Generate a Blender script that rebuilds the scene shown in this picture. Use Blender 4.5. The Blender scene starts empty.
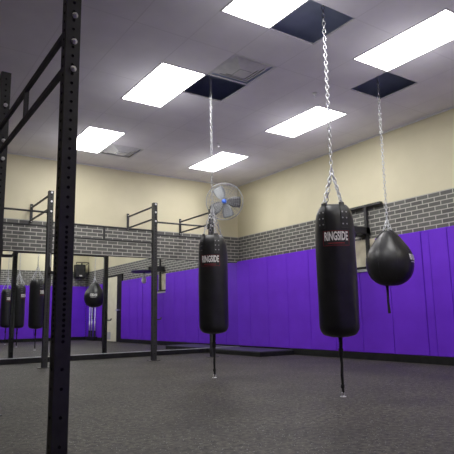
import bpy, math, random
from math import sin, cos, pi, radians as rad
from mathutils import Vector, Matrix
random.seed(7)
SC = bpy.context.scene
COL = SC.collection

# ------------------------------------------------------------------ helpers
class MB:
    """collects verts/faces of ONE mesh"""
    def __init__(s): s.v = []; s.f = []; s.m = []; s.sm = []
    def add(s, vs, fs, mi=0, smooth=False):
        o = len(s.v); s.v += [tuple(v) for v in vs]
        for f in fs: s.f.append([o+i for i in f]); s.m.append(mi); s.sm.append(smooth)
        return s
    def box(s, x0, x1, y0, y1, z0, z1, mi=0, bev=0.0):
        if bev <= 0:
            vs = [(x,y,z) for x in (x0,x1) for y in (y0,y1) for z in (z0,z1)]
            return s.add(vs, [(0,1,3,2),(4,6,7,5),(0,4,5,1),(2,3,7,6),(0,2,6,4),(1,5,7,3)], mi)
        import bmesh
        bm = bmesh.new(); bmesh.ops.create_cube(bm, size=1)
        for v in bm.verts:
            v.co = Vector(((x0+x1)/2+v.co.x*(x1-x0), (y0+y1)/2+v.co.y*(y1-y0), (z0+z1)/2+v.co.z*(z1-z0)))
        bmesh.ops.bevel(bm, geom=bm.edges[:], offset=bev, segments=2, affect='EDGES', profile=.5)
        bm.verts.index_update()
        s.add([v.co[:] for v in bm.verts], [[v.index for v in f.verts] for f in bm.faces], mi); bm.free()
        return s
    def tube(s, pts, r, n=10, mi=0, closed=False, caps=True):
        pts = [Vector(p) for p in pts]; N = len(pts); rings = []
        up = None
        for i, p in enumerate(pts):
            if closed: t = (pts[(i+1)%N]-pts[i-1])
            else: t = pts[min(i+1,N-1)]-pts[max(i-1,0)]
            t.normalize()
            if up is None:
                up = Vector((0,0,1)) if abs(t.z) < .9 else Vector((1,0,0))
            a = t.cross(up).normalized(); b = a.cross(t).normalized(); up = b
            rr = r[i] if isinstance(r,(list,tuple)) else r
            rings.append([p + a*rr*cos(2*pi*k/n) + b*rr*sin(2*pi*k/n) for k in range(n)])
        vs = [v for R in rings for v in R]; fs = []
        for i in range(N if closed else N-1):
            j = (i+1)%N
            for k in range(n):
                k2 = (k+1)%n; fs.append((i*n+k, i*n+k2, j*n+k2, j*n+k))
        s.add(vs, fs, mi, True)
        if caps and not closed:
            s.add(rings[0], [list(range(n))[::-1]], mi); s.add(rings[-1], [list(range(n))], mi)
        return s
    def lathe(s, prof, cx=0, cy=0, n=40, mi=0, smooth=True, fn=None):
        vs = []; fs = []
        for (r, z) in prof:
            for k in range(n):
                a = 2*pi*k/n; rr = r
                if fn: rr = fn(r, z, a)
                vs.append((cx+rr*cos(a), cy+rr*sin(a), z))
        for i in range(len(prof)-1):
            for k in range(n):
                k2 = (k+1)%n; fs.append((i*n+k, i*n+k2, (i+1)*n+k2, (i+1)*n+k))
        s.add(vs, fs, mi, smooth)
        L = len(prof)-1
        s.add([vs[k] for k in range(n)], [list(range(n))[::-1]], mi)
        s.add([vs[L*n+k] for k in range(n)], [list(range(n))], mi)
        return s
    def build(s, name, mats, parent=None, loc=(0,0,0)):
        me = bpy.data.meshes.new(name); me.from_pydata(s.v, [], s.f)
        if not isinstance(mats, (list,tuple)): mats = [mats]
        for m in mats: me.materials.append(m)
        for i, p in enumerate(me.polygons): p.material_index = s.m[i]; p.use_smooth = s.sm[i]
        me.update()
        o = bpy.data.objects.new(name, me); COL.objects.link(o)
        o.location = loc
        if parent: o.parent = parent
        return o

def tag(o, label=None, cat=None, group=None, kind=None):
    if label: o['label'] = label
    if cat: o['category'] = cat
    if group: o['group'] = group
    if kind: o['kind'] = kind
    return o
def thing(name, loc, label, cat, group=None, rz=0):
    o = bpy.data.objects.new(name, None); COL.objects.link(o); o.empty_display_size = .1
    o.location = loc; o.rotation_euler = (0,0,rz)
    return tag(o, label, cat, group)
def copy_tree(o, parent=None):
    c = o.copy(); COL.objects.link(c); c.parent = parent
    for ch in list(o.children): copy_tree(ch, c)
    return c
def struct(o): o['kind'] = 'structure'; return o

# ------------------------------------------------------------------ materials
def mat(name, col=(.5,.5,.5), rough=.5, metal=0, spec=.5, emit=None, estr=0, coat=0):
    m = bpy.data.materials.new(name); m.use_nodes = True
    b = m.node_tree.nodes['Principled BSDF']
    b.inputs['Base Color'].default_value = (*col, 1); b.inputs['Roughness'].default_value = rough
    b.inputs['Metallic'].default_value = metal; b.inputs['Specular IOR Level'].default_value = spec
    if coat: b.inputs['Coat Weight'].default_value = coat
    if emit: b.inputs['Emission Color'].default_value = (*emit,1); b.inputs['Emission Strength'].default_value = estr
    return m
def N(m, t, **kw):
    n = m.node_tree.nodes.new(t)
    for k, v in kw.items():
        if hasattr(n, k): setattr(n, k, v)
        else: n.inputs[k].default_value = v
    return n
def L(m, a, b): m.node_tree.links.new(a, b)
def noisy(m, scale, c0, c1, bump=0, bscale=None, detail=4, lo=.35, hi=.65, bdist=.002):
    b = m.node_tree.nodes['Principled BSDF']
    tc = N(m,'ShaderNodeTexCoord'); nz = N(m,'ShaderNodeTexNoise'); nz.inputs['Scale'].default_value = scale; nz.inputs['Detail'].default_value = detail
    L(m, tc.outputs['Object'], nz.inputs['Vector'])
    r = N(m,'ShaderNodeValToRGB'); r.color_ramp.elements[0].position = lo; r.color_ramp.elements[1].position = hi
    r.color_ramp.elements[0].color = (*c0,1); r.color_ramp.elements[1].color = (*c1,1)
    L(m, nz.outputs['Fac'], r.inputs['Fac']); L(m, r.outputs['Color'], b.inputs['Base Color'])
    if bump:
        n2 = N(m,'ShaderNodeTexNoise'); n2.inputs['Scale'].default_value = bscale or scale; n2.inputs['Detail'].default_value = 3
        L(m, tc.outputs['Object'], n2.inputs['Vector'])
        bp = N(m,'ShaderNodeBump'); bp.inputs['Strength'].default_value = bump; bp.inputs['Distance'].default_value = bdist
        L(m, n2.outputs['Fac'], bp.inputs['Height']); L(m, bp.outputs['Normal'], b.inputs['Normal'])
    return m

def wall_material(name, axis):
    """beige painted upper wall, band of dark bricks with pale joints below z=2.46"""
    m = mat(name, rough=.6); b = m.node_tree.nodes['Principled BSDF']
    geo = N(m,'ShaderNodeNewGeometry'); sep = N(m,'ShaderNodeSeparateXYZ'); L(m, geo.outputs['Position'], sep.inputs[0])
    cmb = N(m,'ShaderNodeCombineXYZ'); L(m, sep.outputs[axis], cmb.inputs[0])
    sub = N(m,'ShaderNodeMath', operation='SUBTRACT'); sub.inputs[1].default_value = 2.46-.0677*30-.006
    L(m, sep.outputs['Z'], sub.inputs[0]); L(m, sub.outputs[0], cmb.inputs[1])
    br = N(m,'ShaderNodeTexBrick'); L(m, cmb.outputs[0], br.inputs['Vector'])
    br.inputs['Scale'].default_value = 1; br.inputs['Brick Width'].default_value = .2032; br.inputs['Row Height'].default_value = .0677
    br.inputs['Mortar Size'].default_value = .0085; br.inputs['Mortar Smooth'].default_value = .35; br.inputs['Bias'].default_value = 0
    br.inputs['Color1'].default_value = (.080,.079,.073,1); br.inputs['Color2'].default_value = (.125,.124,.113,1)
    br.inputs['Mortar'].default_value = (.44,.43,.38,1)
    # paint on the upper wall with faint block joints
    nz = N(m,'ShaderNodeTexNoise'); nz.inputs['Scale'].default_value = 1.6; nz.inputs['Detail'].default_value = 5; L(m, geo.outputs['Position'], nz.inputs['Vector'])
    rp = N(m,'ShaderNodeValToRGB'); rp.color_ramp.elements[0].position=.3; rp.color_ramp.elements[1].position=.7
    rp.color_ramp.elements[0].color = (.62,.575,.40,1); rp.color_ramp.elements[1].color = (.68,.63,.45,1); L(m, nz.outputs['Fac'], rp.inputs['Fac'])
    gt = N(m,'ShaderNodeMath', operation='GREATER_THAN'); gt.inputs[1].default_value = 2.46; L(m, sep.outputs['Z'], gt.inputs[0])
    mx = N(m,'ShaderNodeMix', data_type='RGBA'); L(m, gt.outputs[0], mx.inputs[0]); L(m, br.outputs['Color'], mx.inputs[6]); L(m, rp.outputs['Color'], mx.inputs[7])
    L(m, mx.outputs[2], b.inputs['Base Color'])
    inv = N(m,'ShaderNodeMath', operation='SUBTRACT'); inv.inputs[0].default_value = 1; L(m, gt.outputs[0], inv.inputs[1])
    hm = N(m,'ShaderNodeMath', operation='MULTIPLY'); L(m, inv.outputs[0], hm.inputs[0]); L(m, br.outputs['Fac'], hm.inputs[1])
    bp = N(m,'ShaderNodeBump'); bp.inputs['Strength'].default_value = .6; bp.inputs['Distance'].default_value = .006; bp.invert = True
    L(m, hm.outputs[0], bp.inputs['Height']); L(m, bp.outputs['Normal'], b.inputs['Normal'])
    return m

GX, GY, T = -1.1126, -.1588, .61          # grid of the suspended ceiling
def ceiling_material():
    m = mat('ceiling_tile', rough=.9, spec=.2); b = m.node_tree.nodes['Principled BSDF']
    geo = N(m,'ShaderNodeNewGeometry'); sep = N(m,'ShaderNodeSeparateXYZ'); L(m, geo.outputs['Position'], sep.inputs[0])
    def line(axis, off, pitch, w):
        a = N(m,'ShaderNodeMath', operation='SUBTRACT'); L(m, sep.outputs[axis], a.inputs[0]); a.inputs[1].default_value = off - 40*pitch
        q = N(m,'ShaderNodeMath', operation='MODULO'); L(m, a.outputs[0], q.inputs[0]); q.inputs[1].default_value = pitch
        c = N(m,'ShaderNodeMath', operation='COMPARE'); L(m, q.outputs[0], c.inputs[0]); c.inputs[1].default_value = pitch/2; c.inputs[2].default_value = pitch/2 - w
        return c.outputs[0]
    l1 = line('X', GX, T, .007); l2 = line('Y', GY, 2*T, .007)
    mul = N(m,'ShaderNodeMath', operation='MULTIPLY'); L(m, l1, mul.inputs[0]); L(m, l2, mul.inputs[1])
    nz = N(m,'ShaderNodeTexNoise'); nz.inputs['Scale'].default_value = 3; nz.inputs['Detail'].default_value = 6; L(m, geo.outputs['Position'], nz.inputs['Vector'])
    rp = N(m,'ShaderNodeValToRGB'); rp.color_ramp.elements[0].position=.3; rp.color_ramp.elements[1].position=.7
    rp.color_ramp.elements[0].color = (.82,.80,.83,1); rp.color_ramp.elements[1].color = (.88,.86,.89,1); L(m, nz.outputs['Fac'], rp.inputs['Fac'])
    mx = N(m,'ShaderNodeMix', data_type='RGBA'); L(m, mul.outputs[0], mx.inputs[0]); mx.inputs[6].default_value = (.78,.76,.785,1); L(m, rp.outputs['Color'], mx.inputs[7])
    L(m, mx.outputs[2], b.inputs['Base Color'])
    return m

def floor_material():
    m = mat('rubber_floor', rough=.62, spec=.32); b = m.node_tree.nodes['Principled BSDF']
    geo = N(m,'ShaderNodeNewGeometry')
    big = N(m,'ShaderNodeTexNoise'); big.inputs['Scale'].default_value = 1.7; big.inputs['Detail'].default_value = 5; L(m, geo.outputs['Position'], big.inputs['Vector'])
    r1 = N(m,'ShaderNodeValToRGB'); r1.color_ramp.elements[0].position=.3; r1.color_ramp.elements[1].position=.7
    r1.color_ramp.elements[0].color=(.0250,.0222,.0176,1); r1.color_ramp.elements[1].color=(.051,.0460,.0370,1); L(m, big.outputs['Fac'], r1.inputs['Fac'])
    med = N(m,'ShaderNodeTexNoise'); med.inputs['Scale'].default_value = 24; med.inputs['Detail'].default_value = 3; med.inputs['Roughness'].default_value=.8; L(m, geo.outputs['Position'], med.inputs['Vector'])
    r3 = N(m,'ShaderNodeValToRGB'); r3.color_ramp.elements[0].position=.38; r3.color_ramp.elements[1].position=.62
    r3.color_ramp.elements[0].color=(.12,.12,.12,1); r3.color_ramp.elements[1].color=(2.0,2.0,2.0,1); L(m, med.outputs['Fac'], r3.inputs['Fac'])
    mu = N(m,'ShaderNodeMix', data_type='RGBA', blend_type='MULTIPLY'); mu.inputs[0].default_value = 1; L(m, r1.outputs['Color'], mu.inputs[6]); L(m, r3.outputs['Color'], mu.inputs[7])
    vo = N(m,'ShaderNodeTexVoronoi'); vo.inputs['Scale'].default_value = 75; L(m, geo.outputs['Position'], vo.inputs['Vector'])
    lt = N(m,'ShaderNodeMath', operation='LESS_THAN'); lt.inputs[1].default_value=.23; L(m, vo.outputs['Distance'], lt.inputs[0])
    sel = N(m,'ShaderNodeSeparateColor'); L(m, vo.outputs['Color'], sel.inputs[0])
    g2 = N(m,'ShaderNodeMath', operation='GREATER_THAN'); g2.inputs[1].default_value=.80; L(m, sel.outputs[0], g2.inputs[0])
    ml = N(m,'ShaderNodeMath', operation='MULTIPLY'); L(m, lt.outputs[0], ml.inputs[0]); L(m, g2.outputs[0], ml.inputs[1])
    mx = N(m,'ShaderNodeMix', data_type='RGBA'); L(m, ml.outputs[0], mx.inputs[0]); L(m, mu.outputs[2], mx.inputs[6]); mx.inputs[7].default_value=(.30,.30,.31,1)
    L(m, mx.outputs[2], b.inputs['Base Color'])
    bp = N(m,'ShaderNodeBump'); bp.inputs['Strength'].default_value=.5; bp.inputs['Distance'].default_value=.003
    L(m, med.outputs['Fac'], bp.inputs['Height']); L(m, bp.outputs['Normal'], b.inputs['Normal'])
    return m

M = {}
M['wall_x'] = wall_material('wall_paint_and_brick_a', 'X')
M['wall_y'] = wall_material('wall_paint_and_brick_b', 'Y')
M['ceiling'] = ceiling_material()
M['floor'] = floor_material()
M['deck'] = noisy(mat('dark_roof_deck', rough=.9), 3, (.52,.58,.76), (.62,.68,.86))
M['pad'] = noisy(mat('purple_vinyl', rough=.55, spec=.22), 2.5, (.148,.027,.62), (.166,.032,.68), bump=.25, bscale=7, bdist=.006)
M['black'] = noisy(mat('black_trim', rough=.55, spec=.25), 8, (.008,.008,.009), (.016,.016,.017))
M['steel'] = noisy(mat('black_powder_coat', rough=.45, spec=.32), 14, (.032,.032,.032), (.044,.044,.045), bump=.1, bscale=220, bdist=.0005)
M['hole'] = mat('hole_shadow', (.002,.002,.002), .9)
M['chrome'] = noisy(mat('galvanised_steel', rough=.3, metal=.95), 30, (.42,.43,.45), (.62,.63,.65))
M['rivet'] = noisy(mat('dull_rivet', rough=.45, metal=.7), 30, (.25,.25,.26), (.35,.35,.36))
M['bolt'] = noisy(mat('zinc_bolt', rough=.35, metal=.6), 30, (.6,.6,.62), (.8,.8,.8))
M['leather'] = noisy(mat('black_bag_vinyl', rough=.38, spec=.5), 7, (.009,.009,.010), (.016,.016,.018), bump=.35, bscale=9, bdist=.012)
M['strap'] = noisy(mat('black_strap_vinyl', rough=.5, spec=.5), 12, (.013,.013,.014), (.025,.025,.027), bump=.3, bscale=40, bdist=.003)
M['web'] = noisy(mat('black_webbing', rough=.8), 60, (.008,.008,.009), (.02,.02,.02), bump=.4, bscale=300, bdist=.001)
M['white_ink'] = noisy(mat('white_ink', rough=.6), 30, (.68,.66,.64), (.8,.78,.76))
M['red_ink'] = noisy(mat('red_ink', rough=.6), 30, (.20,.012,.02), (.28,.02,.03))
M['patch'] = noisy(mat('label_patch', rough=.5), 20, (.012,.010,.011), (.02,.016,.018))
M['light'] = mat('light_diffuser', (.9,.9,.9), .6, emit=(1,.985,.955), estr=16.5)
M['frame_w'] = noisy(mat('white_enamel', rough=.5), 10, (.62,.62,.62), (.7,.7,.7))
M['vent'] = noisy(mat('vent_enamel', rough=.6), 10, (.66,.66,.67), (.74,.74,.74))
M['vent_dark'] = mat('vent_throat', (.30,.30,.31), .8)
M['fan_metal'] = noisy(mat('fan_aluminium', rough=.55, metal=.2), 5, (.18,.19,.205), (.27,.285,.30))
M['fan_wire'] = noisy(mat('fan_wire', rough=.4, metal=.4), 10, (.26,.27,.29), (.36,.37,.39))
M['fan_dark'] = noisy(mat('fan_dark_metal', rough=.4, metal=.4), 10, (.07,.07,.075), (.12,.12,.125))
M['blue'] = noisy(mat('blue_hub', rough=.4), 10, (.03,.09,.45), (.05,.14,.6))
M['beige'] = noisy(mat('beige_paint', rough=.55), 4, (.72,.68,.50), (.80,.76,.58))
M['ply'] = noisy(mat('pale_board', rough=.6), 4, (.50,.45,.33), (.74,.69,.54))
M['grey'] = noisy(mat('grey_paint', rough=.6), 8, (.38,.38,.40), (.48,.48,.5))
M['mat_top'] = noisy(mat('dark_rubber_mat', rough=.4), 12, (.03,.03,.033), (.045,.045,.05))
M['gum'] = noisy(mat('pale_leather', rough=.4), 20, (.6,.57,.55), (.8,.78,.76))
mm = mat('mirror_silver', (.86,.88,.87), .0, 1.0)
bnode = mm.node_tree.nodes['Principled BSDF']; bnode.inputs['Roughness'].default_value = .006
nz = N(mm,'ShaderNodeTexNoise'); nz.inputs['Scale'].default_value=1.5
rr = N(mm,'ShaderNodeValToRGB'); rr.color_ramp.elements[0].color=(.83,.86,.85,1); rr.color_ramp.elements[1].color=(.88,.90,.89,1)
L(mm, nz.outputs['Fac'], rr.inputs['Fac']); L(mm, rr.outputs['Color'], bnode.inputs['Base Color'])
M['mirror'] = mm

# ------------------------------------------------------------------ room shell
H = 3.6265; ZB = 2.46; XL = -9.6; YB = -9.74; HT = 3.98; TH = .12
struct(MB().box(XL-TH, TH, YB-TH, TH, -.1, 0).build('floor', M['floor']))
struct(MB().box(XL-TH, TH, 0, TH, 0, HT).build('wall_front', M['wall_x']))
struct(MB().box(XL-TH, TH, YB-TH, YB, 0, HT).build('wall_back', M['wall_x']))
struct(MB().box(0, TH, YB, 0, 0, HT).build('wall_right', M['wall_y']))
struct(MB().box(XL-TH, XL, YB, 0, 0, HT).build('wall_left', M['wall_y']))
struct(MB().box(XL-TH, TH, YB-TH, TH, HT, HT+.1).build('ceiling_deck', M['deck']))

# lights: (ix, iy) = cell whose low-x edge is GX-T*ix and low-y edge GY-T*iy, two cells long in y
LIGHTS = [(5,3),(1,3),(5,7),(1,7),(5,11),(2,11),(5,15),(1,15)]
HOLES = [(4,7),(4,10),(1,9)]
VENTS = [(4,8),(4,2)]
open_cells = set(HOLES)
for a, b in LIGHTS: open_cells |= {(a,b),(a,b-1)}
for c in VENTS: open_cells.add(c)
cb = MB()
ci0, ci1 = -2, 14
xs = sorted({0.0, XL} | {GX - T*k for k in range(-1, 14)})
ys = sorted({0.0, YB} | {GY - T*k for k in range(0, 16)})
xs = [x for x in xs if XL <= x <= 0]; ys = [y for y in ys if YB <= y <= 0]
for i in range(len(xs)-1):
    for j in range(len(ys)-1):
        kx = round((GX-xs[i])/T); ky = round((GY-ys[j])/T)
        if (kx,ky) in open_cells and abs(xs[i]-(GX-T*kx))<1e-4: continue
        cb.box(xs[i], xs[i+1], ys[j], ys[j+1], H, H+.018)
struct(cb.build('ceiling', M['ceiling']))
def cellx(k): return GX-T*k
def celly(k): return GY-T*k

# baseboards
struct(MB().box(XL, 0, -.035, 0, 0, .085, bev=.004).build('baseboard_front', M['black']))
struct(MB().box(-.055, 0, -6.42, -.035, 0, .108, bev=.004).build('baseboard_right', M['black']))
struct(MB().box(-.055, 0, YB, -8.08, 0, .108, bev=.004).build('baseboard_right.001', M['black']))
struct(MB().box(XL, -.055, YB, YB+.055, 0, .108, bev=.004).build('baseboard_back', M['black']))
# thin angle where wall meets ceiling
struct(MB().box(XL, 0, -.02, 0, H-.022, H-.001).build('trim_1', M['vent']))
struct(MB().box(-.02, 0, YB, -.02, H-.022, H-.001).build('trim_2', M['vent']))

# the doorway in the right wall: beige leaf and dark leaf in a dark frame
fr = MB()
fr.box(-.05, 0, -8.08, -8.0, 0, 2.15); fr.box(-.05, 0, -6.50, -6.42, 0, 2.15); fr.box(-.05, 0, -8.0, -6.5, 2.09, 2.15)
struct(fr.build('trim_3', M['black']))
d1 = struct(MB().box(-.04, 0, -8.0, -6.84, .01, 2.09, bev=.004).build('door_1', M['beige']))
MB().box(-.043, -.035, -7.6, -7.3, .06, .30, bev=.002).build('kick_plate', M['grey'], d1)
d2 = struct(MB().box(-.035, 0, -6.84, -6.5, .01, 2.09, bev=.004).build('door_2', M['black']))
MB().box(-.09, -.035, -6.83, -6.54, .98, 1.03, bev=.008).build('push_bar', M['chrome'], d2)

# ------------------------------------------------------------------ wall mirror
mir = thing('wall_mirror', (-4.7, 0, .085), 'long frameless wall mirror under the grey brick band, reflecting the purple room', 'mirror')
MB().box(-4.85, 4.69, -.012, -.002, .006, 1.80).build('mirror_glass', M['mirror'], mir)
MB().box(-4.85, 4.69, -.018, -.002, 1.80, 1.815).build('top_channel', M['black'], mir)
MB().box(-4.85, 4.69, -.020, -.002, 0.0, .012).build('bottom_channel', M['grey'], mir)

# ------------------------------------------------------------------ wall pads
PZ0, PZ1 = .108, 1.915
def pad_prism(poly, thick):
    """poly in (u,z), outward thickness; soft front edge"""
    import bmesh
    bm = bmesh.new(); vs = [bm.verts.new((0, u, z)) for u, z in poly]; f = bm.faces.new(vs)
    r = bmesh.ops.extrude_face_region(bm, geom=[f]); nv = [e for e in r['geom'] if isinstance(e, bmesh.types.BMVert)]
    for v in nv: v.co.x -= thick
    bmesh.ops.recalc_face_normals(bm, faces=bm.faces[:])
    nvs = set(nv)
    es = [e for e in bm.edges if e.verts[0] in nvs and e.verts[1] in nvs]
    bmesh.ops.bevel(bm, geom=es, offset=.009, segments=3, affect='EDGES', profile=.5)
    bm.verts.index_update(); mb = MB()
    mb.add([v.co[:] for v in bm.verts], [[v.index for v in f.verts] for f in bm.faces]); bm.free(); return mb
edges = [0.0, -.47, -1.08, -1.69, -2.30, -2.91, -3.52, -4.13, -4.735, -4.87, -5.17, -5.78, -6.42]
NY0, NY1, NZ = -3.88, -3.40, 1.44
where_ = ['narrow purple wall pad in the far corner against the mirror', 'second purple wall pad from the mirror corner, behind the low black platform',
 'purple wall pad just left of the larger distance between the two heavy bags', 'purple wall pad seen midway between the two hanging heavy bags',
 'purple wall pad seen just beside the nearer heavy bag, on its mirror side','purple wall pad behind the nearer heavy bag, notched at its top for the pale board',
 'purple wall pad seen between nearer heavy bag and teardrop bag, notched beneath the pale board','purple wall pad just beyond the teardrop bag, ending at the thin filler strip',
 'thin purple filler strip pad between two seams at the far right','purple wall pad just right of the thin filler strip',
 'purple wall pad cut by the right edge of the photo', 'purple wall pad beside the dark door, seen only in the mirror']
where_[2] = 'third purple wall pad from the mirror corner, at the end of the low black platform'
for i in range(len(edges)-1):
    y1, y0 = edges[i], edges[i+1]; g = .0035; a, b = y0+g, y1-g; c = 0
    z0, z1 = PZ0+.004, PZ1
    if a < NY1 and b > NY1: poly = [(a,z0),(b,z0),(b,z1),(NY1,z1),(NY1,NZ),(a,NZ)]
    elif a < NY0 and b > NY0: poly = [(a,z0),(b,z0),(b,NZ),(NY0,NZ),(NY0,z1),(a,z1)]
    else: poly = [(a,z0),(b,z0),(b,z1),(a,z1)]
    th = .055 if i != 8 else .048
    m_ = (a+b)/2
    o = pad_prism([(u-m_, z-z0) for u,z in poly], th).build('wall_pad', M['pad'], loc=(-.001, m_, z0))
    tag(o, where_[i], 'wall pad', 'purple pads along the right wall')
for k, (y1, y0) in enumerate([(-8.08,-8.62),(-8.62,-9.16),(-9.16,YB+.06)]):
    o = pad_prism([(y0-(y0+y1)/2+.004,0),(y1-(y0+y1)/2-.004,0),(y1-(y0+y1)/2-.004,PZ1-PZ0),(y0-(y0+y1)/2+.004,PZ1-PZ0)], .055).build('wall_pad', M['pad'], loc=(-.001,(y0+y1)/2,PZ0+.004))
    tag(o, ['reflected purple wall pad next to the beige door','reflected purple wall pad behind the upright metal bars','reflected purple wall pad in the corner by the wall speaker'][k], 'wall pad', 'purple pads beyond the door')
k = 0; x = -.06
while x > -6.8:
    w = .61; poly = [(-w/2+.004,0),(w/2-.004,0),(w/2-.004,PZ1-PZ0),(-w/2+.004,PZ1-PZ0)]
    o = pad_prism(poly, .055).build('wall_pad', M['pad'], loc=(x-w/2, YB+.001, PZ0+.004)); o.rotation_euler = (0,0,-pi/2)
    tag(o, 'purple wall pad on the far wall that shows only as a mirror reflection', 'wall pad', 'purple pads on the wall behind the camera')
    x -= w; k += 1

# ------------------------------------------------------------------ ceiling fixtures
LL = {(5,3):'bright ceiling light panel in the far row, farthest from the wall fan',
 (1,3):'bright ceiling light panel nearest the wall fan',
 (5,7):'bright ceiling light panel touching the open tile above the farther heavy bag',
 (1,7):'bright ceiling light panel seen between the chains of the nearer heavy bag and the teardrop bag',
 (5,11):'bright ceiling light panel cut by the top edge, touching the largest open tile',
 (2,11):'largest bright ceiling light panel, corner touching the open tile above the teardrop bag'}
LL[(1,7)] = 'bright ceiling light panel crossed by the chain of the nearer heavy bag'
def make_light(a, b):
    x0, x1 = cellx(a), cellx(a)+T; y0, y1 = celly(b), celly(b)+2*T
    cx, cy = (x0+x1)/2, (y0+y1)/2; t = thing('ceiling_light', (cx,cy,H), LL.get((a,b), 'bright ceiling light panel outside the view of the photo'), 'ceiling light', 'rectangular ceiling light panels')
    hx, hy = T/2-.001, T-.001; w = .020; f = MB()
    f.box(-hx,hx,-hy,-hy+w,-.004,.03); f.box(-hx,hx,hy-w,hy,-.004,.03); f.box(-hx,-hx+w,-hy+w,hy-w,-.004,.03); f.box(hx-w,hx,-hy+w,hy-w,-.004,.03)
    f.box(-hx,hx,-hy,hy,.03,.09)
    f.build('light_frame', M['frame_w'], t)
    MB().box(-hx+w,hx-w,-hy+w,hy-w,-.006,.01).build('diffuser', M['light'], t)
for a, b in LIGHTS:
    make_light(a, b)
    if b > 12: continue
    ld = bpy.data.lights.new('ceiling_fill', 'POINT'); ld.energy = 7.5; ld.shadow_soft_size = .15; ld.color = (.97,.96,1.0)  # added fill with no fixture of its own, brightens the ceiling around the panels
    lo = bpy.data.objects.new('ceiling_fill', ld); COL.objects.link(lo); lo.location = (cellx(a)+T/2, celly(b)+T, H-.52)

VL = ['square white air vent between the open tile and the cut light panel', 'square air vent in the far row beside the light panel']
for (a, b), lab in zip(VENTS, VL):
    t = thing('ceiling_vent', (cellx(a)+T/2, celly(b)+T/2, H), lab, 'air vent')
    f = MB()
    def ring(mb, r0, r1, z0, z1):
        vs = []
        for (r, z) in ((r0,z0),(r1,z1),(r1,z1+.006),(r0,z0+.006)):
            vs += [(-r,-r,z),(r,-r,z),(r,r,z),(-r,r,z)]
        fs = []
        for q in range(4):
            for c in range(4):
                d = (c+1)%4; q2 = (q+1)%4; fs.append((q*4+c, q*4+d, q2*4+d, q2*4+c))
        mb.add(vs, fs)
    ring(f, .304, .27, -.002, -.004); f.build('vent_frame', M['vent'], t)
    for j, (r0, r1) in enumerate(((.262,.20),(.205,.145),(.15,.09))):
        g = MB(); ring(g, r0, r1, .018-.012*j, -.012-.014*j); g.build('louver', M['vent'], t)
    MB().box(-.085,.085,-.085,.085,-.050,-.044).build('center_plate', M['vent'], t)
    MB().box(-.29,.29,-.29,.29,.045,.06).build('throat', M['vent_dark'], t)

for (x,y), lab in zip([(-2.04,-4.72),(-2.01,-2.32)], ['small sprinkler head beside the chain of the nearer heavy bag','small sprinkler head farther off, near the chain of the farther heavy bag']):
    t = thing('sprinkler_head', (x,y,H), lab, 'sprinkler')
    MB().lathe([(.035,-.001),(.033,-.008),(.012,-.010)], n=20).build('escutcheon', M['vent'], t)
    q = MB(); q.tube([(0,0,-.008),(0,0,-.03)], .009, 10); q.tube([(-.012,0,-.028),(-.014,0,-.045),(0,0,-.058)], .003, 6); q.tube([(.012,0,-.028),(.014,0,-.045),(0,0,-.058)], .003, 6)
    q.build('frame_arms', M['bolt'], t)
    MB().lathe([(.018,-.060),(.018,-.057),(.004,-.055)], n=16).build('deflector', M['bolt'], t)

# ------------------------------------------------------------------ chains
def link_pts(z, p, half_w, rot, n=10):
    out = []
    for k in range(n):
        a = 2*pi*k/n; u = cos(a)*half_w; w = sin(a)*p*.66
        out.append((u*cos(rot), u*sin(rot), z+w))
    return out
def chain_mesh(p0, p1, pitch=.042, wire=.0042, half=.0145, seg=6):
    p0 = Vector(p0); p1 = Vector(p1); d = p1-p0; n = max(1, round(d.length/pitch)); pt = d.length/n
    q = Vector((0,0,1)).rotation_difference(d.normalized()); mb = MB()
    for i in range(n):
        pts = [p0 + q @ Vector(v) for v in link_pts((i+.5)*pt, pt, half, (i%2)*pi/2+.5)]
        mb.tube(pts, wire, seg, closed=True)
    return mb

# ------------------------------------------------------------------ printed label bent round a cylinder
def flat_text(txt, size, bold=0.0, sx=1.0):
    cu = bpy.data.curves.new('lettering', 'FONT'); cu.body = txt; cu.size = size; cu.align_x = 'CENTER'; cu.align_y = 'CENTER'; cu.offset = bold; cu.resolution_u = 3
    o = bpy.data.objects.new('lettering', cu); COL.objects.link(o)
    bpy.context.view_layer.update(); dg = bpy.context.evaluated_depsgraph_get()
    me = bpy.data.meshes.new_from_object(o.evaluated_get(dg))
    vs = [(v.co.x*sx, v.co.y) for v in me.vertices]; fs = [list(p.vertices) for p in me.polygons]
    bpy.data.objects.remove(o); bpy.data.curves.remove(cu); bpy.data.meshes.remove(me)
    return vs, fs
def flat_rect(x0, x1, y0, y1, n=12):
    vs = []; fs = []
    for i in range(n+1):
        x = x0+(x1-x0)*i/n; vs += [(x,y0),(x,y1)]
    for i in range(n): fs.append((2*i,2*i+2,2*i+3,2*i+1))
    return vs, fs
def wrap(mb, vf, R, zc, phi, mi=0):
    """R: radius function of z; phi: direction seen from outside, local -y is 0"""
    vs, fs = vf; out = []
    for (x, y) in vs:
        r = R(zc+y) ; a = phi + x/r
        out.append((r*sin(a), -r*cos(a), zc+y))
    mb.add(out, fs, mi)
TXT = flat_text('RINGSIDE', .108, .0034, .64)
tw = max(v[0] for v in TXT[0]) - min(v[0] for v in TXT[0]); sc_ = .218/tw
TXT = ([(x*sc_, y) for x,y in TXT[0]], TXT[1])
SML = flat_text('HEAVY BAG BOXING', .016, .0004, 1.0); s2 = .12/(max(v[0] for v in SML[0])-min(v[0] for v in SML[0]))
SML = ([(x*s2, y) for x,y in SML[0]], SML[1])
SML = ([], [])

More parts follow.
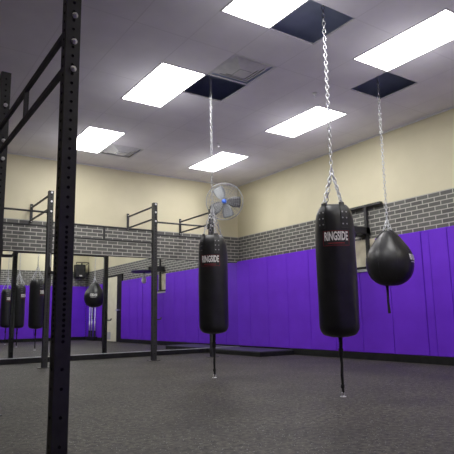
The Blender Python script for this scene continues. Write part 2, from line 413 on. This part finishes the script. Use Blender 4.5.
# ------------------------------------------------------------------ heavy bag (built at the floor, axis = local z)
def make_heavy_bag(x, y, rz, label):
    t = thing('heavy_bag', (x,y,.54), label, 'punching bag', 'cylindrical heavy bags', rz)
    Z0 = .54
    def body_r(z):     # z above the floor
        if z < .61: k = max(0,(z-.52)/.09); return .095+.082*math.sqrt(max(0,1-(1-k)**2))
        if z < 1.58: return .177 + .003*sin((z-.6)*3.2)
        k = (z-1.58)/.11; return .177 - .037*k**2.2
    prof = [(.02,.510),(.07,.513)]
    zs = [.52,.526,.537,.552,.572,.59,.61] + [.64+.05*i for i in range(18)] + [1.54,1.58,1.60,1.63,1.655,1.675,1.69]
    prof += [(body_r(z), z) for z in zs] + [(.128,1.702),(.06,1.700),(.01,1.698)]
    PH = [rad(a) for a in (-42, 28, 138, 208)]
    def fold(r, z, a):
        w = max(0,(z-1.50)/.2); w = min(w,1)
        phi = a + pi/2
        c = max(cos(2*(phi-PH[0])*2)*.5+.5, 0)
        return r*(1 - .10*w*(1-c)) + .0012*sin(7*a+z*9)
    MB().lathe([(r, z-Z0) for r,z in prof], n=56, fn=lambda r,z,a: fold(r,z+Z0,a)).build('bag_body', M['leather'], t)
    for ph in PH:
        s = MB(); n = 10; vs = []
        for i in range(n+1):
            z = 1.475 + (1.715-1.475)*i/n; r = body_r(min(z,1.69)) + .004
            wd = .036 - .012*max(0,(z-1.62)/.1)
            for q in range(5):
                a = ph + (q-2)/2*wd/r; vs.append((r*sin(a), -r*cos(a), z-Z0))
        vo = [Vector(v) for v in vs]
        inner = [ (v.x*.965, v.y*.965, v.z) for v in vo]
        W = 5; fs = [(i*W+q, i*W+q+1, (i+1)*W+q+1, (i+1)*W+q) for i in range(n) for q in range(W-1)]
        s.add(vs, fs, 0, True); o_ = len(vs)
        s.add(inner, [f[::-1] for f in fs], 0, True)
        bd = list(range(0,W)) + [i*W+W-1 for i in range(1,n+1)] + [n*W+q for q in range(W-2,-1,-1)] + [i*W for i in range(n-1,0,-1)]
        allv = vs+inner; off = len(vs)
        s.add(allv, [(bd[i], bd[(i+1)%len(bd)], bd[(i+1)%len(bd)]+off, bd[i]+off) for i in range(len(bd))])
        st = s.build('strap', M['strap'], t)
        for zz in (1.51, 1.565, 1.62):
            for e in (-1, 1):
                r = body_r(zz)+.005; a = ph + e*.020/r
                c = Vector((r*sin(a), -r*cos(a), zz-Z0)); nrm = Vector((sin(a),-cos(a),0))
                tt = Vector((0,0,1)).cross(nrm)
                rv = MB(); vs = [c+nrm*.005]; fs = []
                for q in range(8):
                    b_ = 2*pi*q/8; vs.append(c + tt*.0075*cos(b_) + Vector((0,0,1))*.0075*sin(b_))
                for q in range(8): fs.append((0, 1+q, 1+(q+1)%8))
                rv.add(vs, fs, 0, True); rv.build('rivet', M['rivet'], st)
        # ring at the top of the strap
        cx, cy = .130*sin(ph), -.130*cos(ph)
        tn = Vector((cos(ph), sin(ph), 0)); pts = [Vector((cx,cy,1.712-Z0)) + tn*.022*cos(2*pi*k/14) + Vector((0,0,.022*sin(2*pi*k/14))) for k in range(14)]
        MB().tube(pts, .0042, 6, closed=True).build('d_ring', M['chrome'], st)
    R = lambda z: body_r(z+Z0) + .0032
    R2 = lambda z: body_r(z+Z0) + .0045
    for ph in (0, pi):
        lb = MB(); zc = 1.386-Z0
        wrap(lb, flat_rect(-.122,.122,-.072,.062), R, zc, ph, 0)
        for (a,b,c,d) in ((-.122,.122,.058,.062),(-.122,.122,-.072,-.068),(-.122,-.118,-.068,.058),(.118,.122,-.068,.058)):
            wrap(lb, flat_rect(a,b,c,d), R2, zc, ph, 1)
        wrap(lb, flat_rect(-.075,.075,-.054,-.046), R2, zc, ph, 1)
        wrap(lb, TXT, R2, zc+.010, ph, 2)
        o = lb.build('label_patch', [M['patch'], M['red_ink'], M['white_ink']], t); o['label'] = 'red bordered patch with white RINGSIDE lettering'
    # tether strap to the floor
    s = MB(); L_ = .54-.035
    pts = [(0,0,0),(.004,.002,-.08),(-.003,0,-.16),(.004,0,-.26),(.0,0,-.36),(.003,0,-L_)]
    s.tube(pts, [.020,.017,.016,.011,.014,.010], 8); s.lathe([(.004,-.20),(.021,-.185),(.022,-.13),(.004,-.11)], n=10); s.lathe([(.004,-.475),(.016,-.465),(.017,-.44),(.004,-.43)], n=10)
    s.build('tether_strap', M['web'], t)
    return t
bagN = make_heavy_bag(-3.241, -6.116, rad(-42), 'black heavy bag with lettered patch, nearest and largest of those hanging in the room')
bagF = copy_tree(bagN); bagF.location = (-3.27,-4.07,.54); bagF.rotation_euler = (0,0,rad(-44))
bagF['label'] = 'smaller-looking black heavy bag with lettered patch hanging beside the last rig post and wall fan'
bagR = copy_tree(bagN); bagR.location = (-3.10,-8.25,.54); bagR.rotation_euler = (0,0,rad(-20))
bagR['label'] = 'black heavy bag seen only in the mirror, leftmost of the three reflected bags'

# ------------------------------------------------------------------ chains of the bags
def make_chain(x, y, zj, zr, rr, phis, label, xt=None):
    t = thing('hanging_chain', (x,y,zj), label, 'chain')
    xt = x if xt is None else xt
    chain_mesh((0,0,0), (xt-x,0,HT-.03-zj)).build('main_chain', M['chrome'], t)
    k = MB(); k.tube([(cos(2*pi*i/14)*.014,0,-.0+sin(2*pi*i/14)*.02) for i in range(14)], .0048, 6, closed=True); k.build('joining_ring', M['chrome'], t)
    for ph in phis:
        chain_mesh((0,0,-.01), (rr*sin(ph), -rr*cos(ph), zr-zj)).build('branch_chain', M['chrome'], t)
    h = MB(); h.box(xt-x-.08,xt-x+.08,-.04,.04,HT-.022-zj,HT-.002-zj); h.tube([(xt-x+.02*cos(2*pi*i/14),0,HT-.04-zj+.022*sin(2*pi*i/14)) for i in range(14)], .006, 6, closed=True)
    h.build('ceiling_anchor', M['steel'], t)
    return t
def PHs(rz): return [rad(a)+rz for a in (-42,28,138,208)]
make_chain(-3.241,-6.116,2.06,1.735,.130,PHs(rad(-42)),'silver chain from the largest open ceiling tile down to the nearest heavy bag')
make_chain(-3.27,-4.07,2.06,1.735,.130,PHs(rad(-44)),'silver chain from an open ceiling tile down to the farther heavy bag by the fan')
make_chain(-3.10,-8.25,2.06,1.735,.130,PHs(rad(-20)),'silver chain of the heavy bag that shows only in the mirror')
make_chain(-1.378,-5.215,1.90,1.745,.055,[rad(a) for a in (0,120,240)],'silver chain from the rightmost open ceiling tile down to the teardrop bag', xt=-1.37)

# floor anchors
for (x,y,lab) in ((-3.241,-6.116,'small silver floor ring under the nearest heavy bag'),(-3.27,-4.07,'small silver floor ring under the farther heavy bag'),(-3.10,-8.25,'small silver floor ring under the heavy bag seen only in the mirror')):
    t = thing('floor_anchor', (x,y,0), lab, 'floor ring')
    MB().lathe([(.028,0),(.026,.005),(.010,.007)], n=20).build('anchor_plate', M['bolt'], t)
    MB().tube([(.018*cos(2*pi*i/14),0,.022+.018*sin(2*pi*i/14)) for i in range(14)], .0042, 6, closed=True).build('anchor_ring', M['chrome'], t)

# ------------------------------------------------------------------ teardrop bag
td = thing('teardrop_bag', (-1.378,-5.215,1.054), 'round black teardrop punching bag hanging from a chain before the purple pads', 'punching bag')
PR = [(.012,0),(.07,.003),(.135,.020),(.192,.052),(.240,.10),(.270,.16),(.287,.225),(.291,.29),(.286,.35),(.268,.41),(.238,.47),(.195,.53),(.155,.59),(.118,.635),(.085,.665),(.058,.685),(.03,.692)]
def prr(z):
    for (r0,z0),(r1,z1) in zip(PR, PR[1:]):
        if z0 <= z <= z1: return r0+(r1-r0)*(z-z0)/(z1-z0)
    return .03
MB().lathe(PR, n=56, fn=lambda r,z,a: r*(1+.010*max(0,(z-.45)/.25)*cos(8*a))).build('bag_body', M['leather'], td)
for k in range(8):      # panel seams
    a = 2*pi*k/8+.2
    MB().tube([((r+.0005)*cos(a),(r+.0005)*sin(a),z) for r,z in PR[1:]], .0022, 5).build('seam_piping', M['strap'], td)
for k in range(3):
    ph = 2*pi*k/3; s = MB()
    for q in (-1,1):
        pts = []
        for i in range(6):
            z = .60+.1*i/5; r = prr(min(z,.69))+.004; a = ph + q*.012/max(r,.05); pts.append((r*sin(a), -r*cos(a), z))
        s.tube(pts, .008, 6)
    st = s.build('hanging_strap', M['strap'], td)
    MB().tube([(.055*sin(ph)+.014*cos(2*pi*i/12)*cos(ph), -.055*cos(ph)+.014*cos(2*pi*i/12)*sin(ph), .695+.016*sin(2*pi*i/12)) for i in range(12)], .004, 6, closed=True).build('strap_ring', M['chrome'], st)
TXE = flat_text('RINGSIDE', .10, .004, .5)
we = max(v[0] for v in TXE[0]) - min(v[0] for v in TXE[0])
for az in (157, 334):      # emblem facing the mirror and one facing the right wall
    phi = pi - rad(az)
    e = MB(); R = lambda z: prr(z)+.0035
    for yy in (1,):
        wrap(e, ([(x*.20/we, y*.95) for x,y in TXE[0]], TXE[1]), R, .335, phi, 0)
        wrap(e, flat_rect(-.08,.08,-.062,-.052), R, .335, phi, 0)
    o = e.build('emblem', M['white_ink'], td); o['label'] = 'white printed emblem'
tl = MB(); tl.tube([(-.045,.030,.010),(-.042,.030,-.10),(-.045,.030,-.20),(-.038,.026,-.335)], [.018,.014,.013,.017], 8)
tl.build('tail_strap', M['web'], td)

# ------------------------------------------------------------------ steel rigs
PW = .0381
def post_mesh(h, holes, holed_faces=('-y','-x','+y','+x')):
    """square tube with true round recesses; holes = list of z"""
    mb = MB(); r = .0085; NS = 8
    zs = sorted(holes); cells = []; z = 0
    for c in zs:
        lo, hi = c-.0125, c+.0125
        if lo > z+1e-5: cells.append((z, lo, None))
        cells.append((max(lo,z), hi, c)); z = hi
    if z < h: cells.append((z, h, None))
    def P(face, u, z, d=0):
        w = PW-d
        return {'-y':(u,-w,z),'+y':(-u,w,z),'-x':(-w,-u,z),'+x':(w,u,z)}[face]
    for face in ('-y','+x','+y','-x'):
        for lo, hi, c in cells:
            if c is None: mb.add([P(face,-PW,lo),P(face,PW,lo),P(face,PW,hi),P(face,-PW,hi)], [(0,1,2,3)]); continue
            out = []; 
            pts8 = [(PW,0),(PW,1),(0,1),(-PW,1),(-PW,0),(-PW,-1),(0,-1),(PW,-1)]
            hz = (hi-lo)/2; mid = (hi+lo)/2
            vs = [P(face,u,mid+w*hz) for u,w in pts8]
            vs += [P(face,r*cos(2*pi*k/8),mid+r*sin(2*pi*k/8)) for k in range(8)]
            mb.add(vs, [(k,(k+1)%8,8+(k+1)%8,8+k) for k in range(8)])
            vs = [P(face,r*cos(2*pi*k/8),mid+r*sin(2*pi*k/8)) for k in range(8)] + [P(face,r*cos(2*pi*k/8),mid+r*sin(2*pi*k/8),.008) for k in range(8)]
            mb.add(vs, [(k,(k+1)%8,8+(k+1)%8,8+k) for k in range(8)], 1)
            mb.add(vs[8:], [list(range(8))], 1)
    mb.add([(-PW,-PW,h),(PW,-PW,h),(PW,PW,h),(-PW,PW,h)], [(0,1,2,3)])
    mb.add([(-PW,-PW,0),(PW,-PW,0),(PW,PW,0),(-PW,PW,0)], [(3,2,1,0)])
    return mb
hol = [.12,.25,.38,.47] + [.60+.0254*i for i in range(23)] + [1.21+.0508*i for i in range(30)]
hol = [z for z in hol if z < 2.72]
def bolt_mb(c, n, r=.013):
    c = Vector(c); n = Vector(n).normalized(); mb = MB(); mb.tube([c, c+n*.004], r*1.25, 14); mb.tube([c+n*.003, c+n*.012], r, 6); mb.tube([c+n*.010, c+n*.02], r*.55, 8)
    return mb
def beam(mb, a, b, w=.025, h=None):
    a, b = Vector(a), Vector(b); h = h or w; d = (b-a).normalized(); up = Vector((0,0,1)) if abs(d.z)<.9 else Vector((1,0,0))
    s = d.cross(up).normalized(); u = s.cross(d).normalized(); vs = []
    for p in (a,b):
        for i,j in ((-1,-1),(1,-1),(1,1),(-1,1)): vs.append(p+s*i*w+u*j*h)
    mb.add(vs, [(0,1,2,3),(7,6,5,4),(0,4,5,1),(1,5,6,2),(2,6,7,3),(3,7,4,0)]); return mb

PH_ = 2.743
base_post = None
def add_post(rig, x, y, bolts=(), bolt_side='-y'):
    """x, y relative to the rig root"""
    global base_post
    if base_post is None:
        base_post = post_mesh(PH_, hol).build('post', [M['steel'], M['hole']], rig); o = base_post
    else:
        o = base_post.copy(); COL.objects.link(o); o.parent = rig
    o.location = (x, y, 0)
    f = MB(); f.box(-.10,.10,-.055,.055,0,.008,bev=.002)
    f.build('foot_plate', M['steel'], o)
    for z in bolts:
        if bolt_side == '-y': bolt_mb((0.006,-PW,z), (0,-1,0)).build('bolt', M['bolt'], o)
        else: bolt_mb((PW,0,z), (1,0,0)).build('bolt', M['bolt'], o)
    return o

# rig bolted to the mirror wall
RX, RY = -6.29, -1.15
rig = thing('wall_rig', (RX, RY, 0), 'black steel pull-up rig standing before the mirror and braced to the brick wall', 'pull-up rig')
px = [-6.29, -4.46, -2.63, -1.465]
DY = {-1.465: -.04}
posts = [add_post(rig, x-RX, DY.get(x, 0), (2.715,2.57,2.41)) for x in px]
for x in px:
    for z in (2.68, 2.455):
        b = MB(); beam(b, (x-RX-.012, PW, z), (x-RX-.012, 1.15-.02, z), .011, .013); b.build('wall_brace', M['steel'], rig)
    w = MB(); w.box(x-RX-.035, x-RX+.01, 1.15-.022, 1.15, 2.40, 2.745, bev=.003); w.build('wall_plate', M['steel'], rig)
    for z in (2.70, 2.43): bolt_mb((x-RX-.012, 1.15-.022, z), (0,-1,0), .008).build('bolt', M['bolt'], rig)
def cross(x0, x1, zs, div=None, w=.016):
    for z in zs:
        b = MB(); b.tube([(x0-RX+PW, 0, z), (x1-RX-PW, DY.get(x1,0), z)], w, 12); c = b.build('crossbar', M['steel'], rig)
        for xx, e in ((x0-RX+PW, 1), (x1-RX-PW, -1)): MB().box(min(xx,xx+e*.008), max(xx,xx+e*.008), -.030,.030, z-.04,z+.04).build('end_plate', M['steel'], c)
    if div is not None:
        d = MB(); beam(d, (div-RX,0,min(zs)), (div-RX,0,max(zs)), .014, .014); d.build('divider', M['steel'], rig)
cross(px[0], px[1], (2.395, 2.175))
cross(px[1], px[2], (2.24, 2.02), -3.56)
cross(px[2], px[3], (2.40, 2.175))
def jcup(parent, x, y, z, dirx, diry, lined, R_=1.0):
    """small hook holding a bar"""
    d = Vector((dirx, diry, 0)).normalized(); s = Vector((-d.y, d.x, 0)); c = Vector((x,y,z)); mb = MB()
    beam(mb, c + d*(PW+.004) + Vector((0,0,-.01)), c + d*(PW+.004) + Vector((0,0,.13)), .026, .004)
    beam(mb, c + d*PW, c + d*(PW+.085), .022, .010)
    beam(mb, c + d*(PW+.083), c + d*(PW+.10) + Vector((0,0,.035)), .022, .007)
    o = mb.build('bar_hook', M['steel'], parent)
    if lined:
        m2 = MB(); beam(m2, c + d*(PW+.013) + Vector((0,0,.10)), c + d*(PW+.013) + Vector((0,0,.31)), .022, .005); m2.build('hook_liner', M['frame_w'], o)
    return o
jcup(posts[1], 0,0,1.42, .25,-1, True)
jcup(posts[2], 0,0,.69, 1,-.0, False)

# rig standing close to the camera
NX, NY = -5.980, -6.93
rg = thing('free_standing_rig', (NX, NY, 0), 'tall black steel rig upright close to the camera with holes and silver bolts', 'pull-up rig')
# base_post mesh reused
p1 = add_post(rg, 0, 0, (2.307,2.157,2.002)); p2 = add_post(rg, .02, 1.83, (2.455,2.31,2.15,2.0), '-y')
for z in (2.245, 2.035):
    b = MB(); beam(b, (-.01, PW, z), (-.01, 1.83-PW, z), .012, .016); c = b.build('crossbar', M['steel'], rg)
    
    for y_ in (PW, 1.83-PW-.008): MB().box(-.030,.030,y_,y_+.008,z-.04,z+.04).build('end_plate', M['steel'], c)
d = MB(); beam(d, (-.01,.915,2.035),(-.01,.915,2.245),.014,.014); d.build('divider', M['steel'], rg)
jcup(p2, 0,0,1.215, 1,-.15, False)

# ------------------------------------------------------------------ low black mat in the corner
pl = thing('floor_platform', (-.87,-1.83,0), 'low black rubber platform lying in the corner under the purple pads', 'platform')
MB().box(.0,.80,.0,1.78,0.0,.075,bev=.006).build('platform_base', M['black'], pl)
MB().box(.01,.79,.01,1.77,.075,.09,bev=.004).build('platform_top', M['mat_top'], pl)

# ------------------------------------------------------------------ wall fan in the corner
fc = Vector((-.785,-.65,3.07)); nrm = Vector((-.80,-1.0,-.22)).normalized()
fan = thing('wall_fan', fc, 'big round caged wall fan with blue hub high in the corner', 'fan')
fan.rotation_euler = nrm.to_track_quat('Z','Y').to_euler()       # local +z blows into the room
FR = .38
g = MB()
for i, r in enumerate([.06,.10,.14,.18,.22,.26,.30,.34,.37,.38]):
    z = .09*math.sqrt(max(0,1-(r/FR)**2))+.01
    g.tube([(r*cos(2*pi*k/40), r*sin(2*pi*k/40), z) for k in range(40)], .0026 if i<9 else .008, 5, closed=True)
for k in range(28):
    a = 2*pi*k/28
    g.tube([(r*cos(a), r*sin(a), .09*math.sqrt(max(0,1-(r/FR)**2))+.01) for r in (.05,.12,.20,.28,.33,.38)], .0022, 4)
g.build('front_guard', M['fan_wire'], fan)
g = MB()
for i, r in enumerate([.08,.14,.20,.26,.32,.38]):
    z = -.10*math.sqrt(max(0,1-(r/FR)**2))-.01
    g.tube([(r*cos(2*pi*k/36), r*sin(2*pi*k/36), z) for k in range(36)], .0022, 5, closed=True)
for k in range(20):
    a = 2*pi*k/20
    g.tube([(r*cos(a), r*sin(a), -.10*math.sqrt(max(0,1-(r/FR)**2))-.01) for r in (.05,.14,.24,.32,.38)], .0020, 4)
g.tube([(.383*cos(2*pi*k/40), .383*sin(2*pi*k/40), 0) for k in range(40)], .008, 6, closed=True)
g.build('rear_guard', M['fan_wire'], fan)
def blade(ang, mt):
    b = MB(); vs = []; n = 7
    for i in range(n+1):
        r = .05 + .29*i/n; w = .06 + .075*min(1,i/4.0); 
        for q in range(5):
            s = (q-2)/2; th = ang + s*w/max(r,.12)*.85
            vs.append((r*cos(th), r*sin(th), -.02 + s*.035*(1-.3*i/n)))
    b.add(vs, [(i*5+q, i*5+q+1, (i+1)*5+q+1, (i+1)*5+q) for i in range(n) for q in range(4)], 0, True)
    o = b.build('blade', mt, fan)
    sm = o.modifiers.new('thick','SOLIDIFY'); sm.thickness = .004
    return o
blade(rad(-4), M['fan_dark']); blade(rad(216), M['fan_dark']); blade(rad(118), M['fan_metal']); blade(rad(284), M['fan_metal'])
h = MB(); h.lathe([(.045,.0),(.05,.05),(.04,.105),(.01,.115)], n=24); h.build('hub_cap', M['blue'], fan)
h = MB(); h.lathe([(.01,-.26),(.07,-.255),(.085,-.22),(.085,-.06),(.05,-.03)], n=24); h.build('motor', M['fan_dark'], fan)
# bracket to both walls (in world axes, then moved into the fan's frame)
bpy.context.view_layer.update()
inv = fan.rotation_euler.to_matrix().to_4x4(); inv = (Matrix.Translation(fc) @ inv).inverted()
def W(p): return inv @ Vector(p)
back = fc - nrm*.22
for e in ((-.32,-.03,back.z+.02),): MB().tube([W(back), W(e)], .022, 10).build('support_arm', M['fan_dark'], fan)
for c in [(-.40,-.24,-.035,-.001)]:
    x0,x1,y0,y1 = c; vs = [W((x,y,z)) for x in (x0,x1) for y in (y0,y1) for z in (back.z-.10,back.z+.14)]
    MB().add(vs, [(0,1,3,2),(4,6,7,5),(0,4,5,1),(2,3,7,6),(0,2,6,4),(1,5,7,3)]).build('mount_plate', M['fan_dark'], fan)

# ------------------------------------------------------------------ speed bag station on the right wall
sp = thing('speed_bag_platform', (0,-3.70,1.43), 'black steel speed bag bracket on a pale board, partly behind the nearest heavy bag', 'speed bag platform')
MB().box(-.03,-.001,.0-.175,.295,.02,.50,bev=.003).build('backing_board', M['ply'], sp)
MB().box(-.055,-.001,-.178,.298,.012,.055,bev=.003).build('lower_rail', M['black'], sp)
MB().box(-.075,-.001,-.178,.298,-.03,.012,bev=.003).build('ledge', M['grey'], sp)
b = MB(); b.box(-.08,-.032,-.055,-.005,.06,1.05,bev=.003); b.build('upright', M['steel'], sp)
b = MB(); b.box(-.085,-.02,-.36,.42,1.025,1.065,bev=.003); b.box(-.06,-.001,-.02,.02,1.0,1.04); b.box(-.06,-.001,.36,.40,1.03,1.06); b.box(-.06,-.001,-.33,-.29,1.03,1.06); b.build('top_rail', M['steel'], sp)
b = MB(); b.box(-.42,-.03,-.075,.0,.575,.685,bev=.004); b.box(-.42,-.09,.13,.20,.575,.685,bev=.004); b.box(-.12,-.03,-.075,.20,.56,.69,bev=.004); b.build('arm', M['steel'], sp)
b = MB(); b.lathe([(.29,.515),(.295,.525),(.295,.555),(.29,.565)], cx=-.65, cy=.06, n=40); b.build('rebound_board', mat('dark_purple_board', (.018,.009,.06), .45), sp)
sb = thing('speed_bag', (-.575,-3.66,1.75), 'small pale speed bag hanging under the wall platform, seen in the mirror', 'speed bag')
b = MB(); b.lathe([(.004,-.10),(.03,-.094),(.055,-.07),(.068,-.03),(.066,.0),(.05,.05),(.03,.085),(.014,.11),(.010,.15)], n=28); b.build('bag_body', M['gum'], sb)
b = MB(); b.tube([(0,0,.145),(0,0,.186)], .012, 8); b.lathe([(.03,.180),(.03,.193)], n=16); b.build('swivel', M['steel'], sb)

# ------------------------------------------------------------------ things seen only in the mirror, on the rear wall
s = thing('wall_speaker', (-.37, YB+.001, 2.22), 'black loudspeaker with white badge mounted on the bricks above the pads, seen in the mirror', 'speaker')
MB().box(-.18,.18,.04,.30,0,.48,bev=.012).build('cabinet', M['black'], s)
MB().box(-.165,.165,.30,.315,.02,.46,bev=.006).build('grille', M['strap'], s)
MB().box(-.05,.05,.315,.320,.05,.10).build('badge', M['white_ink'], s)
b = MB(); b.box(.1,.14,0,.06,.1,.56); b.tube([(-.16,.28,.56),(.30,.28,.56),(.30,.02,.50)], .014, 8); b.tube([(-.16,.28,.50),(-.16,.28,.56)], .014, 8); b.tube([(.30,.28,.56),(.30,.28,.14),(.30,.02,.14)], .012, 8); b.build('wall_bracket', M['steel'], s)

st = thing('bar_holder', (-.125,-8.80,0), 'black floor holder with upright metal bars beside the pads, seen in the mirror', 'bar holder')
MB().box(-.06,.06,-.36,.36,0,.13,bev=.008).build('holder_base', M['black'], st)
for yy in (-.27,-.05,.26): MB().tube([(0,yy,.12),(0,yy,.34)], .034, 12).build('socket', M['steel'], st)
for i, yy in enumerate((-.27,-.05,.26)):
    o = MB().tube([(0,0,0),(0,0,.32),(0,0,.33),(0,0,1.55)], [.024,.024,.014,.014], 12).build('barbell', M['chrome'], loc=(-.125,-8.80+yy,.34))
    tag(o, 'slim metal barbell standing upright in the black floor holder, seen in the mirror', 'barbell', 'barbells standing in the floor holder')

# ------------------------------------------------------------------ world, camera
w = bpy.data.worlds.new('World'); SC.world = w; w.use_nodes = True
w.node_tree.nodes['Background'].inputs[0].default_value = (.05,.05,.055,1); w.node_tree.nodes['Background'].inputs[1].default_value = .2
F, yaw, pitch, roll = 531.7587, .5956, .1689, -.0176
cl = (-6.7826, -9.5729, .7004)
f = Vector((sin(yaw)*cos(pitch), cos(yaw)*cos(pitch), sin(pitch))); r = Vector((cos(yaw), -sin(yaw), 0)); u = r.cross(f)
r2 = r*cos(roll)+u*sin(roll); u2 = -r*sin(roll)+u*cos(roll)
cam = bpy.data.cameras.new('camera'); co = bpy.data.objects.new('camera', cam); COL.objects.link(co)
cam.sensor_width = 36; cam.lens = F*36/454; cam.clip_start = .02
mw = Matrix(((r2.x,u2.x,-f.x,cl[0]),(r2.y,u2.y,-f.y,cl[1]),(r2.z,u2.z,-f.z,cl[2]),(0,0,0,1)))
co.matrix_world = mw
SC.camera = co
SC.view_settings.view_transform = 'Standard'; SC.view_settings.look = 'None'
SC.view_settings.exposure = 0.0
SC.cycles.max_bounces = 16; SC.cycles.diffuse_bounces = 10
